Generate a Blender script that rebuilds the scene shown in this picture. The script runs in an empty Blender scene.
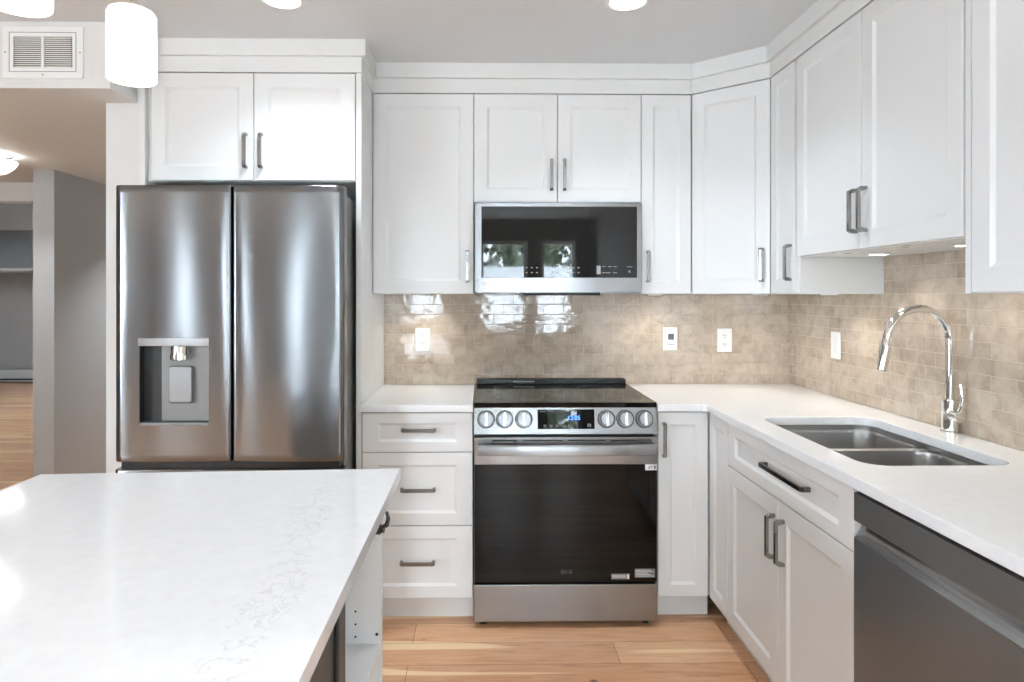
import bpy, bmesh, math, random
from mathutils import Vector, Matrix

PI = math.pi
SC = bpy.context.scene
COL = SC.collection

# ------------------------------------------------------------------ camera, world, exposure
cam_d = bpy.data.cameras.new('camera')
cam = bpy.data.objects.new('camera', cam_d)
COL.objects.link(cam)
cam.location = (0.0, 0.0, 1.3663)
cam.rotation_euler = (PI / 2, 0.0, -0.0146)
cam_d.sensor_fit = 'HORIZONTAL'
cam_d.sensor_width = 36.0
cam_d.lens = 667.0 / 1024.0 * 36.0
cam_d.shift_x = (512.0 - 493.63) / 1024.0
cam_d.shift_y = -(341.0 - 295.33) / 1024.0
cam_d.clip_start = 0.02
SC.camera = cam

SC.view_settings.view_transform = 'Standard'
SC.view_settings.look = 'None'
SC.view_settings.exposure = 0.96
SC.view_settings.gamma = 1.0
SC.view_settings.use_curve_mapping = False

SKY = 19.0
POT_W = 2.6
NEAR_FILL_W = 1.6
HALL_W = 2.3
PUCK_W = 0.19
PENDANT_E = 1.4

world = bpy.data.worlds.new('daylight')
SC.world = world
world.use_nodes = True
bg = world.node_tree.nodes['Background']
bg.inputs['Color'].default_value = (0.775, 0.905, 1.03, 1)
bg.inputs['Strength'].default_value = SKY

REAR = -3.2          # inner face of the wall behind the camera
LEFT = -4.4          # inner face of the living-side wall
YB = 3.40            # back wall
XR = 1.57            # right wall
CEIL = 2.42
HALLC = 2.163
REAR_WINDOWS = [(-0.05, 0.60, 0.85, 2.12), (0.79, 1.27, 0.85, 2.12), (-1.20, -0.60, 1.0, 2.12), (-2.20, -1.88, 0.65, 2.12), (-3.86, -3.50, 0.65, 2.12)]
LEFT_FILL_WINDOWS = [(-1.9, -0.5, 0.7, 2.12)]  # window added in the unseen side wall to raise the diffuse daylight


def portal(loc, rot, sx, sy):
    d = bpy.data.lights.new('window_portal', 'AREA')
    d.shape = 'RECTANGLE'; d.size = sx; d.size_y = sy
    d.cycles.is_portal = True
    o = bpy.data.objects.new('window_portal', d)
    o.location = loc; o.rotation_euler = rot
    COL.objects.link(o)


for (a, b, z0, z1) in REAR_WINDOWS:
    portal(((a + b) / 2, REAR - 0.11, (z0 + z1) / 2), (PI / 2, 0, 0), b - a, z1 - z0)
for (a, b, z0, z1) in LEFT_FILL_WINDOWS:
    portal((LEFT - 0.11, (a + b) / 2, (z0 + z1) / 2), (PI / 2, 0, -PI / 2), b - a, z1 - z0)


def lamp(name, kind, loc, energy, color, size=0.1, rot=(0, 0, 0), spot=None, blend=0.6):
    d = bpy.data.lights.new(name, kind)
    d.energy = energy; d.color = color
    if kind == 'AREA':
        d.shape = 'DISK'; d.size = size; d.spread = math.radians(118)
    else:
        d.shadow_soft_size = size
    if kind == 'SPOT':
        d.spot_size = spot; d.spot_blend = blend
    o = bpy.data.objects.new(name, d)
    o.location = loc; o.rotation_euler = rot
    COL.objects.link(o)
    return o


# ------------------------------------------------------------------ materials
def lin(r, g=None, b=None):
    if g is None: g = b = r
    f = lambda c: (c / 255.0 / 12.92) if c / 255.0 <= 0.04045 else ((c / 255.0 + 0.055) / 1.055) ** 2.4
    return (f(r), f(g), f(b), 1.0)


class NT:
    def __init__(self, name):
        self.m = bpy.data.materials.new(name)
        self.m.use_nodes = True
        self.t = self.m.node_tree
        self.b = self.t.nodes['Principled BSDF']
    def n(self, typ, **kw):
        nd = self.t.nodes.new(typ)
        for k, v in kw.items(): setattr(nd, k, v)
        return nd
    def l(self, a, b): self.t.links.new(a, b)
    def set(self, **kw):
        for k, v in kw.items():
            self.b.inputs[k.replace('_', ' ')].default_value = v
        return self
    def coords(self, scale=(1, 1, 1), rot=(0, 0, 0), out='Object'):
        tc = self.n('ShaderNodeTexCoord'); mp = self.n('ShaderNodeMapping')
        self.l(tc.outputs[out], mp.inputs['Vector'])
        mp.inputs['Scale'].default_value = scale; mp.inputs['Rotation'].default_value = rot
        return mp.outputs['Vector']
    def noise(self, vec, scale=5, detail=3, rough=.5, dist=0):
        nd = self.n('ShaderNodeTexNoise')
        self.l(vec, nd.inputs['Vector'])
        nd.inputs['Scale'].default_value = scale; nd.inputs['Detail'].default_value = detail
        nd.inputs['Roughness'].default_value = rough; nd.inputs['Distortion'].default_value = dist
        return nd.outputs['Fac']
    def ramp(self, fac, stops, interp='LINEAR'):
        r = self.n('ShaderNodeValToRGB'); r.color_ramp.interpolation = interp
        e = r.color_ramp.elements
        while len(e) > 1: e.remove(e[0])
        e[0].position = stops[0][0]; e[0].color = stops[0][1]
        for p, c in stops[1:]:
            x = e.new(p); x.color = c
        self.l(fac, r.inputs['Fac'])
        return r.outputs['Color']
    def mix(self, a, b, fac, mode='MIX'):
        x = self.n('ShaderNodeMix', data_type='RGBA', blend_type=mode)
        for v, s in ((fac, x.inputs[0]), (a, x.inputs[6]), (b, x.inputs[7])):
            if hasattr(v, 'links'): self.l(v, s)
            else: s.default_value = v
        return x.outputs[2]
    def bump(self, h, strength=.1, dist=.01):
        bp = self.n('ShaderNodeBump')
        bp.inputs['Strength'].default_value = strength; bp.inputs['Distance'].default_value = dist
        self.l(h, bp.inputs['Height']); self.l(bp.outputs['Normal'], self.b.inputs['Normal'])
    def map(self, fac, a, b, c=0.0, d=1.0):
        x = self.n('ShaderNodeMapRange')
        x.inputs[1].default_value = a; x.inputs[2].default_value = b
        x.inputs[3].default_value = c; x.inputs[4].default_value = d
        self.l(fac, x.inputs[0]); return x.outputs[0]


def plain(name, col, rough=.5, metal=0.0, **kw):
    t = NT(name).set(Base_Color=col, Roughness=rough, Metallic=metal)
    for k, v in kw.items(): t.b.inputs[k.replace('_', ' ')].default_value = v
    # a very faint mottling so that no surface is perfectly uniform
    v = t.coords((1, 1, 1)); nz = t.noise(v, 9, 2)
    t.l(t.map(nz, .3, .7, max(0, rough - .03), min(1, rough + .03)), t.b.inputs['Roughness'])
    return t.m


M = {}
M['cabinet'] = plain('cabinet_white', lin(233, 233, 232), .24, 0, Specular_IOR_Level=.25)
M['carcass'] = plain('carcass_white', lin(232, 232, 230), .3)
M['wall'] = plain('wall_paint', lin(226, 226, 224), .6)
M['room_wall'] = plain('living_wall_paint', lin(150, 150, 149), .6)
M['gray_wall'] = plain('gray_wall_paint', lin(176, 176, 176), .6)
M['ceiling'] = plain('ceiling_paint', lin(224, 226, 228), .75)
M['trim'] = plain('trim_white', lin(232, 232, 230), .35, 0, Specular_IOR_Level=.25)
M['plastic'] = plain('white_plastic', lin(240, 240, 238), .35)
M['black'] = plain('black_plastic', lin(14), .4)
M['dark_gray'] = plain('dark_gray_metal', lin(88, 88, 88), .45, .3)
M['fridge_side'] = plain('fridge_side_gray', lin(128, 128, 127), .45, .4)
M['slot'] = plain('dark_slot', lin(28), .6)
M['nickel'] = plain('satin_nickel', lin(150, 149, 147), .26, 1.0)
M['nickel_dark'] = plain('dark_steel', lin(110, 110, 110), .22, 1.0)
M['chrome_soft'] = plain('satin_chrome', lin(146, 147, 149), .3, 1.0)
M['chrome'] = plain('chrome', lin(232, 230, 226), .05, 1.0)
M['glass_black'] = plain('black_glass', lin(9, 9, 9), .03, 0, Specular_IOR_Level=.6)
M['oven_glass'] = plain('oven_glass', lin(8, 8, 8), .035, 0, Specular_IOR_Level=.28)
M['glass_panel'] = plain('control_glass', lin(22, 22, 23), .06, 0, Specular_IOR_Level=.4)
M['cook_glass'] = plain('cooktop_glass', lin(9, 9, 10), .05, 0, Specular_IOR_Level=.2)
M['mark'] = plain('printed_mark', lin(150), .5)
M['mark_dim'] = plain('printed_mark_dim', lin(96), .5)
M['sticker'] = plain('sticker_white', lin(226), .5)
M['sticker_gray'] = plain('sticker_gray', lin(120), .5)
M['lcd'] = plain('thermostat_screen', lin(96, 98, 94), .2)
M['window_frame'] = plain('window_frame_white', lin(225), .4)
M['foliage'] = plain('tree_leaves', lin(122, 132, 108), .6)
M['bark'] = plain('tree_bark', lin(70, 60, 50), .9)
M['ground'] = plain('yard_ground', lin(190, 190, 188), .9)
M['fence'] = plain('weathered_boards', lin(232, 233, 233), .6)
M['heater'] = plain('heater_white', lin(205), .4)


def emissive(name, col, strength, base=(1, 1, 1, 1)):
    t = NT(name).set(Base_Color=base, Roughness=.4)
    t.b.inputs['Emission Color'].default_value = col
    t.b.inputs['Emission Strength'].default_value = strength
    return t.m


M['lamp'] = emissive('lamp_lens', (1, .98, .95, 1), 4.0)
M['puck'] = emissive('puck_lens', (1, .96, .9, 1), 6.0)
M['dome'] = emissive('dome_glass', (1, .98, .96, 1), 2.0)
M['digits'] = emissive('clock_digits', lin(70, 120, 255), 3.0, lin(10))


def pendant_mat():
    t = NT('frosted_glass_shade').set(Base_Color=(.9, .88, .84, 1), Roughness=.3)
    v = t.coords((1, 1, 1)); sp = t.n('ShaderNodeSeparateXYZ'); t.l(v, sp.inputs[0])
    # the bulb sits low in the shade: the glass gives off less light near its cap
    s = t.map(sp.outputs['Z'], .06, .152, PENDANT_E, PENDANT_E * .25)
    t.b.inputs['Emission Color'].default_value = (1, .965, .92, 1)
    t.l(s, t.b.inputs['Emission Strength'])
    return t.m
M['pendant'] = pendant_mat()


def steel_mat(name, col, rough, stretch, wob=0.0, aniso=.5, metal=1.0):
    t = NT(name).set(Metallic=metal, Roughness=rough)
    v = t.coords((1, 1, 1)); nz = t.noise(v, 3, 2, .6)
    t.b.inputs['Base Color'].default_value = col
    if wob:
        w = t.coords((2.6, 2.6, .9)); n2 = t.noise(w, 1.6, 0, .4, 0)
        t.bump(n2, 1.0, wob)
    t.b.inputs['Anisotropic'].default_value = aniso
    tg = t.n('ShaderNodeTangent', direction_type='RADIAL', axis='Z')
    t.l(tg.outputs[0], t.b.inputs['Tangent'])
    t.b.inputs['Anisotropic Rotation'].default_value = .25
    return t.m


M['steel'] = steel_mat('brushed_steel', lin(152, 152, 153), .25, (.02, .02, 24), aniso=.7)
M['steel_fridge'] = steel_mat('fridge_steel', lin(126, 127, 129), .20, (.02, .02, 24), aniso=.8)
M['steel_sink'] = plain('sink_steel', lin(186, 186, 186), .36, 1.0)
M['steel_dark'] = steel_mat('dishwasher_steel', lin(112, 114, 116), .2, (.02, .02, 24), aniso=.3, metal=.4)
M['steel_dark_flat'] = steel_mat('dishwasher_panel', lin(116, 117, 118), .34, (.02, .02, 24), aniso=.3, metal=.5)


def quartz(name, vein=None):
    t = NT(name).set(Roughness=.09)
    v = t.coords((1, 1, 1))
    base = t.ramp(t.noise(v, 40, 3), [(.3, lin(235, 236, 237)), (.7, lin(240, 241, 242))])
    if not vein:
        t.l(base, t.b.inputs['Base Color']); return t.m
    # a thin web of grey veins that keeps to one wandering band across the slab
    ang, off = vein
    bv = t.coords((1, 1, 1), (0, 0, ang)); sp = t.n('ShaderNodeSeparateXYZ'); t.l(bv, sp.inputs[0])
    wand = t.map(t.noise(v, 3.5, 2), 0, 1, -.09, .09)
    ad = t.n('ShaderNodeMath', operation='ADD'); t.l(sp.outputs['X'], ad.inputs[0]); t.l(wand, ad.inputs[1])
    sb = t.n('ShaderNodeMath', operation='SUBTRACT'); t.l(ad.outputs[0], sb.inputs[0]); sb.inputs[1].default_value = off
    ab = t.n('ShaderNodeMath', operation='ABSOLUTE'); t.l(sb.outputs[0], ab.inputs[0])
    band = t.map(ab.outputs[0], .028, .055, .34, 0)
    d = t.noise(v, 24, 3, .6, .8)
    s = t.n('ShaderNodeMath', operation='SUBTRACT'); t.l(d, s.inputs[0]); s.inputs[1].default_value = .5
    a = t.n('ShaderNodeMath', operation='ABSOLUTE'); t.l(s.outputs[0], a.inputs[0])
    line = t.map(a.outputs[0], 0.0, .025, 1, 0)
    mm = t.n('ShaderNodeMath', operation='MULTIPLY'); t.l(line, mm.inputs[0]); t.l(band, mm.inputs[1])
    t.l(t.mix(base, lin(176, 176, 178), mm.outputs[0]), t.b.inputs['Base Color'])
    return t.m
M['quartz'] = quartz('white_quartz')
M['quartz_vein'] = quartz('white_veined_quartz', (-0.0483, -0.2846))


def tile(name, axis):
    t = NT(name).set(Roughness=.1, Specular_IOR_Level=.6)
    tc = t.n('ShaderNodeTexCoord'); sp = t.n('ShaderNodeSeparateXYZ'); t.l(tc.outputs['Object'], sp.inputs[0])
    cb = t.n('ShaderNodeCombineXYZ'); t.l(sp.outputs[axis], cb.inputs[0]); t.l(sp.outputs['Z'], cb.inputs[1])
    b = t.n('ShaderNodeTexBrick'); t.l(cb.outputs[0], b.inputs['Vector'])
    b.offset = .5; b.inputs['Scale'].default_value = 1.0
    b.inputs['Brick Width'].default_value = .1016; b.inputs['Row Height'].default_value = .0508
    b.inputs['Mortar Size'].default_value = .0012; b.inputs['Mortar Smooth'].default_value = .3
    b.inputs['Color1'].default_value = (0, 0, 0, 1); b.inputs['Color2'].default_value = (1, 1, 1, 1); b.inputs['Mortar'].default_value = (.5, .5, .5, 1)
    v = t.coords((1, 1, 1))
    tone = t.ramp(b.outputs['Color'], [(0, lin(174, 157, 139)), (.5, lin(194, 178, 160)), (1, lin(204, 190, 172))])
    n1 = t.noise(v, 16, 5, .65, .6)
    c = t.mix(tone, t.ramp(n1, [(.3, lin(144, 128, 111)), (.5, lin(188, 172, 154)), (.72, lin(216, 203, 187))]), .55)
    t.l(t.mix(c, lin(212, 202, 188), b.outputs['Fac']), t.b.inputs['Base Color'])
    # each tile is pressed slightly out of true, with a gentle glazed ripple
    rp = t.noise(v, 26, 2, .5); r2 = t.noise(v, 7, 1)
    s1 = t.n('ShaderNodeMath', operation='MULTIPLY'); t.l(rp, s1.inputs[0]); s1.inputs[1].default_value = .0005
    s2 = t.n('ShaderNodeMath', operation='MULTIPLY_ADD'); t.l(r2, s2.inputs[0]); s2.inputs[1].default_value = .0012; t.l(s1.outputs[0], s2.inputs[2])
    s3 = t.n('ShaderNodeMath', operation='MULTIPLY_ADD'); t.l(b.outputs['Fac'], s3.inputs[0]); s3.inputs[1].default_value = -.001; t.l(s2.outputs[0], s3.inputs[2])
    t.bump(s3.outputs[0], 1.0, 1.0)
    t.l(t.map(b.outputs['Fac'], 0, 1, .045, .6), t.b.inputs['Roughness'])
    return t.m
M['tile_back'] = tile('glazed_stone_tile', 'X')
M['tile_side'] = tile('glazed_stone_tile_side', 'Y')


def floor_mat():
    t = NT('hickory_planks').set(Roughness=.32)
    v = t.coords((1, 1, 1))
    mp = v.node; mp.inputs['Location'].default_value = (.28, .028, 0)
    b = t.n('ShaderNodeTexBrick'); t.l(v, b.inputs['Vector'])
    b.offset = .37; b.offset_frequency = 2
    b.inputs['Scale'].default_value = 1.0
    b.inputs['Brick Width'].default_value = 1.25; b.inputs['Row Height'].default_value = .156
    b.inputs['Mortar Size'].default_value = .0011; b.inputs['Mortar Smooth'].default_value = .2
    b.inputs['Color1'].default_value = (0, 0, 0, 1); b.inputs['Color2'].default_value = (1, 1, 1, 1); b.inputs['Mortar'].default_value = (.5, .5, .5, 1)
    tone = t.ramp(b.outputs['Color'], [(0, lin(192, 138, 100)), (.35, lin(220, 168, 126)), (.7, lin(232, 186, 144)), (1, lin(206, 150, 110))])
    # grain drawn out along the boards, sapwood streaks, and a few knots
    g = t.coords((1.3, 13, 1)); n1 = t.noise(g, 3.2, 5, .6, 1.2)
    c = t.mix(tone, t.ramp(n1, [(.3, lin(180, 124, 88)), (.5, lin(224, 172, 132)), (.75, lin(240, 202, 160))]), .42)
    s = t.coords((.35, 6.5, 1)); n2 = t.noise(s, 1.7, 1, .4, .2)
    c = t.mix(c, lin(246, 216, 174), t.map(n2, .575, .60, 0, .8))
    k = t.coords((2.2, 3.6, 1)); vo = t.n('ShaderNodeTexVoronoi'); t.l(k, vo.inputs['Vector']); vo.inputs['Scale'].default_value = 1.3
    c = t.mix(c, lin(92, 58, 40), t.map(vo.outputs['Distance'], .03, .055, .85, 0))
    c = t.mix(c, lin(120, 80, 56), b.outputs['Fac'])
    t.l(c, t.b.inputs['Base Color'])
    t.bump(t.map(b.outputs['Fac'], 0, 1, 1, 0), .35, .002)
    return t.m
M['floor'] = floor_mat()


def glass_mat():
    m = bpy.data.materials.new('window_glass'); m.use_nodes = True
    nt = m.node_tree; nt.nodes.remove(nt.nodes['Principled BSDF'])
    tr = nt.nodes.new('ShaderNodeBsdfTransparent'); gl = nt.nodes.new('ShaderNodeBsdfGlossy')
    gl.inputs['Roughness'].default_value = 0.0
    mx = nt.nodes.new('ShaderNodeMixShader'); mx.inputs[0].default_value = .06
    nt.links.new(tr.outputs[0], mx.inputs[1]); nt.links.new(gl.outputs[0], mx.inputs[2])
    nt.links.new(mx.outputs[0], nt.nodes['Material Output'].inputs[0])
    return m
M['glass'] = glass_mat()


# ------------------------------------------------------------------ mesh helpers
class MB:
    """Collects shapes, then links them as ONE mesh object."""
    def __init__(self): self.bm = bmesh.new()
    def box(self, x0, x1, y0, y1, z0, z1, bev=0.0, seg=2):
        b = bmesh.new()
        vs = [b.verts.new((x, y, z)) for x in (x0, x1) for y in (y0, y1) for z in (z0, z1)]
        for q in ((0, 1, 3, 2), (4, 6, 7, 5), (0, 4, 5, 1), (2, 3, 7, 6), (0, 2, 6, 4), (1, 5, 7, 3)):
            b.faces.new([vs[i] for i in q])
        bmesh.ops.recalc_face_normals(b, faces=b.faces)
        if bev: bmesh.ops.bevel(b, geom=list(b.edges), offset=bev, segments=seg, profile=.5, affect='EDGES', clamp_overlap=True)
        self._take(b); return self
    def _take(self, b, mat=None):
        me = bpy.data.meshes.new('tmp'); b.to_mesh(me); b.free()
        if mat is not None: me.transform(mat)
        self.bm.from_mesh(me); bpy.data.meshes.remove(me)
    def prism(self, poly, z0, z1, bev=0.0, hole=None, mat=None):
        """Extrude the closed outline (x, y) from z0 to z1, with an optional hole."""
        b = bmesh.new(); es = []
        for pl in [poly] + ([hole] if hole else []):
            vs = [b.verts.new((p[0], p[1], z0)) for p in pl]
            es += [b.edges.new((vs[i], vs[(i + 1) % len(vs)])) for i in range(len(vs))]
        if hole:
            bmesh.ops.triangle_fill(b, edges=es, use_beauty=True)
        else:
            b.faces.new(b.verts[:])
        r = bmesh.ops.extrude_face_region(b, geom=b.faces[:])
        for v in [g for g in r['geom'] if isinstance(g, bmesh.types.BMVert)]: v.co.z = z1
        bmesh.ops.recalc_face_normals(b, faces=b.faces)
        if bev:
            ed = [e for e in b.edges if len(e.link_faces) == 2 and e.calc_face_angle() > .6 and abs(e.verts[0].co.z - e.verts[1].co.z) < 1e-6]
            bmesh.ops.bevel(b, geom=ed, offset=bev, segments=2, profile=.5, affect='EDGES', clamp_overlap=True)
        self._take(b, mat); return self
    def cyl(self, p0, p1, r, n=32, r1=None, bev=0.0):
        p0 = Vector(p0); p1 = Vector(p1); d = p1 - p0; b = bmesh.new()
        bmesh.ops.create_cone(b, cap_ends=True, segments=n, radius1=r, radius2=r if r1 is None else r1, depth=d.length)
        if bev:
            ed = [e for e in b.edges if len(e.link_faces) == 2 and any(len(f.verts) > 4 for f in e.link_faces)]
            bmesh.ops.bevel(b, geom=ed, offset=bev, segments=2, profile=.5, affect='EDGES', clamp_overlap=True)
        m = Matrix.Translation((p0 + p1) / 2) @ d.to_track_quat('Z', 'Y').to_matrix().to_4x4()
        self._take(b, m); return self
    def tube(self, path, r, n=16):
        path = [Vector(p) for p in path]; b = bmesh.new(); rings = []
        up = None
        for i, p in enumerate(path):
            t = (path[min(i + 1, len(path) - 1)] - path[max(i - 1, 0)]).normalized()
            if up is None:
                up = t.orthogonal().normalized()
            up = (up - t * up.dot(t)).normalized(); s = t.cross(up)
            rr = r[i] if isinstance(r, (list, tuple)) else r
            rings.append([b.verts.new(p + (up * math.cos(2 * PI * k / n) + s * math.sin(2 * PI * k / n)) * rr) for k in range(n)])
        for a, c in zip(rings, rings[1:]):
            for k in range(n): b.faces.new((a[k], a[(k + 1) % n], c[(k + 1) % n], c[k]))
        b.faces.new(list(reversed(rings[0]))); b.faces.new(rings[-1])
        bmesh.ops.recalc_face_normals(b, faces=b.faces)
        self._take(b); return self
    def lathe(self, prof, c=(0, 0, 0), n=40, mat=None, cap=True):
        b = bmesh.new(); rings = []
        for r, z in prof:
            rings.append([b.verts.new((c[0] + r * math.cos(2 * PI * k / n), c[1] + r * math.sin(2 * PI * k / n), c[2] + z)) for k in range(n)])
        for a, d in zip(rings, rings[1:]):
            for k in range(n): b.faces.new((a[k], a[(k + 1) % n], d[(k + 1) % n], d[k]))
        if cap and prof[0][0] > 1e-5: b.faces.new(list(reversed(rings[0])))
        if cap and prof[-1][0] > 1e-5: b.faces.new(rings[-1])
        bmesh.ops.remove_doubles(b, verts=b.verts, dist=1e-6)
        bmesh.ops.recalc_face_normals(b, faces=b.faces)
        self._take(b, mat); return self
    def quad(self, *pts):
        self.bm.faces.new([self.bm.verts.new(p) for p in pts]); return self
    def text(self, s, size, origin, mat3, depth=.0004):
        cu = bpy.data.curves.new('t', 'FONT'); cu.body = s; cu.size = size; cu.extrude = depth
        cu.align_x = 'CENTER'; cu.align_y = 'CENTER'
        o = bpy.data.objects.new('t', cu); COL.objects.link(o)
        dg = bpy.context.evaluated_depsgraph_get(); dg.update()
        me = bpy.data.meshes.new_from_object(o.evaluated_get(dg))
        me.transform(Matrix.Translation(origin) @ mat3.to_4x4())
        self.bm.from_mesh(me); bpy.data.meshes.remove(me)
        bpy.data.objects.remove(o); bpy.data.curves.remove(cu); return self
    def build(self, name, mat, parent=None, smooth=35, wn=True):
        me = bpy.data.meshes.new(name); self.bm.to_mesh(me); self.bm.free()
        me.materials.append(mat)
        for p in me.polygons: p.use_smooth = True
        me.set_sharp_from_angle(angle=math.radians(smooth))
        o = bpy.data.objects.new(name, me); COL.objects.link(o)
        if wn:
            w = o.modifiers.new('weighted_normal', 'WEIGHTED_NORMAL')
            w.mode = 'FACE_AREA'; w.weight = 90; w.keep_sharp = True
        if parent: o.parent = parent
        return o


UP_FRONT = Matrix(((1, 0, 0), (0, 0, -1), (0, 1, 0)))      # lettering that stands up and faces -Y


def tag(o, label, cat, group=None, kind=None):
    o['label'] = label; o['category'] = cat
    if group: o['group'] = group
    if kind: o['kind'] = kind
    return o


def thing(name, label, cat, loc=(0, 0, 0), rz=0.0, group=None):
    o = bpy.data.objects.new(name, None); COL.objects.link(o)
    o.empty_display_size = .05
    o.location = loc; o.rotation_euler = (0, 0, rz)
    return tag(o, label, cat, group)


def struct(o):
    o['kind'] = 'structure'; return o


def copy_tree(o, loc, label=None, rz=None):
    c = o.copy(); COL.objects.link(c); c.location = loc
    if label: c['label'] = label
    if rz is not None: c.rotation_euler = (0, 0, rz)
    for ch in list(o.children):
        k = ch.copy(); COL.objects.link(k); k.parent = c
        for g in list(ch.children):
            d = g.copy(); COL.objects.link(d); d.parent = k
    return c


def rrect(x0, x1, y0, y1, r, n=8):
    out = []
    for cx, cy, a in ((x1 - r, y0 + r, -PI / 2), (x1 - r, y1 - r, 0), (x0 + r, y1 - r, PI / 2), (x0 + r, y0 + r, PI)):
        for k in range(n + 1):
            t = a + PI / 2 * k / n
            out.append((cx + r * math.cos(t), cy + r * math.sin(t)))
    return out


# ------------------------------------------------------------------ the room shell
def slab(name, x0, x1, y0, y1, z0, z1, mat):
    return struct(MB().box(x0, x1, y0, y1, z0, z1).build(name, mat))


slab('floor', LEFT - 4.5, XR + .2, REAR - .2, 10.8, -.12, 0, M['floor'])
slab('ceiling', LEFT - .1, XR + .12, REAR - .1, YB + .1, CEIL, CEIL + .12, M['ceiling'])
slab('wall_back', -1.57, XR + .12, YB, YB + .12, 0, CEIL, M['wall'])
slab('wall_right', XR, XR + .12, REAR - .12, YB, 0, CEIL, M['wall'])


def holed_wall(name, a0, a1, z1, holes, mat, along, pos, thick):
    """A wall with window openings: built of the strips around them, as one mesh."""
    m = MB(); hs = sorted(holes)
    def put(u0, u1, v0, v1):
        if u1 - u0 < 1e-4 or v1 - v0 < 1e-4: return
        if along == 'x': m.box(u0, u1, pos - thick, pos, v0, v1)
        else: m.box(pos - thick, pos, u0, u1, v0, v1)
    u = a0
    for (h0, h1, v0, v1) in hs:
        put(u, h0, 0, z1); put(h0, h1, 0, v0); put(h0, h1, v1, z1); u = h1
    put(u, a1, 0, z1)
    return struct(m.build(name, mat))


holed_wall('wall_rear', LEFT - .12, XR, CEIL, REAR_WINDOWS, M['room_wall'], 'x', REAR, .12)
holed_wall('wall_left', REAR, 4.5, CEIL, LEFT_FILL_WINDOWS, M['room_wall'], 'y', LEFT, .12)

# windows behind the camera: they light the room and show in the glossy fronts
n = 0
for (a, b, z0, z1) in REAR_WINDOWS:
    n += 1
    m = MB()
    for q in ((a, a + .045, z0, z1), (b - .045, b, z0, z1), (a + .045, b - .045, z0, z0 + .045), (a + .045, b - .045, z1 - .045, z1)):
        m.box(q[0], q[1], REAR - .10, REAR - .05, q[2], q[3])
    w = struct(m.build('window_%d' % n, M['window_frame']))
    struct(MB().box(a + .04, b - .04, REAR - .079, REAR - .073, z0 + .04, z1 - .04).build('window_pane', M['glass'], w))
for (a, b, z0, z1) in LEFT_FILL_WINDOWS:  # added side window, there for extra daylight
    n += 1
    m = MB()
    for q in ((a, a + .045, z0, z1), (b - .045, b, z0, z1), (a + .045, b - .045, z0, z0 + .045), (a + .045, b - .045, z1 - .045, z1)):
        m.box(LEFT - .10, LEFT - .05, q[0], q[1], q[2], q[3])
    w = struct(m.build('window_%d' % n, M['window_frame']))
    struct(MB().box(LEFT - .079, LEFT - .073, a + .04, b - .04, z0 + .04, z1 - .04).build('window_pane', M['glass'], w))

# stub wall beside the fridge, dropped hall ceiling with its fascia
slab('wall_stub', -1.567, -1.42, 2.79, YB, 0, HALLC, M['wall'])
struct(MB().box(LEFT, -1.44, 2.59, 2.79, HALLC, CEIL - .001).box(LEFT, -1.567, 2.79, 4.75, HALLC, CEIL - .001).box(-2.855, -1.567, 4.75, 10.6, HALLC, CEIL - .001).build('ceiling_hall', M['wall']))
slab('wall_bulkhead', -1.567, -1.42, 2.79, YB, HALLC, CEIL, M['wall'])

# hall: the grey wall that ends in a post, the far room with its closet
slab('wall_hall', -2.855, -2.722, 4.266, 10.6, 0, HALLC, M['gray_wall'])
slab('wall_passage', -1.567, -1.45, YB, 10.72, 0, CEIL + .33, M['gray_wall'])
slab('ceiling_far', LEFT - 4.4, -2.7, 4.75, 10.72, CEIL + .33, CEIL + .45, M['ceiling'])
slab('trim_1', LEFT - 4.4, -2.856, 4.751, 4.87, 2.03, CEIL + .33, M['trim'])
slab('wall_far', LEFT - 4.4, -1.567, 10.6, 10.72, 0, CEIL + .33, M['gray_wall'])
slab('wall_closet', LEFT - 4.4, -2.856, 9.8, 9.92, 2.317, CEIL + .33, M['gray_wall'])
slab('wall_west', LEFT - 4.5, LEFT - 4.4, 4.6, 10.72, 0, CEIL + .33, M['gray_wall'])
slab('wall_corner', LEFT - 4.4, LEFT - .12, 4.5, 4.6, 0, CEIL + .33, M['gray_wall'])
tag(MB().box(-8.6, -5.2, 9.85, 10.6, 1.725, 1.765, .004).build('closet_shelf', M['trim']), 'long pale shelf spanning the dark closet at the far end of the hall', 'shelf')
h = thing('baseboard_heater', 'low white baseboard heater along the far closet wall at floor level', 'heater', (-6.9, 10.55, 0))
MB().prism([(-.09, .03), (-.09, .15), (-.06, .2), (0, .2), (0, .02), (-.05, .02)], -1.6, 1.6, mat=Matrix(((0, 0, 1, 0), (1, 0, 0, 0), (0, 1, 0, 0), (0, 0, 0, 1)))).build('casing', M['heater'], h)
MB().box(-1.58, 1.58, -.094, -.088, .05, .075).build('air_slot', M['slot'], h)

# tile between counter and wall cabinets
slab('backsplash', -.506, XR - .008, YB - .008, YB, .9155, 1.80, M['tile_back'])
slab('backsplash.001', XR - .008, XR, .2, YB - .008, .9155, 1.60, M['tile_side'])

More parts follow.
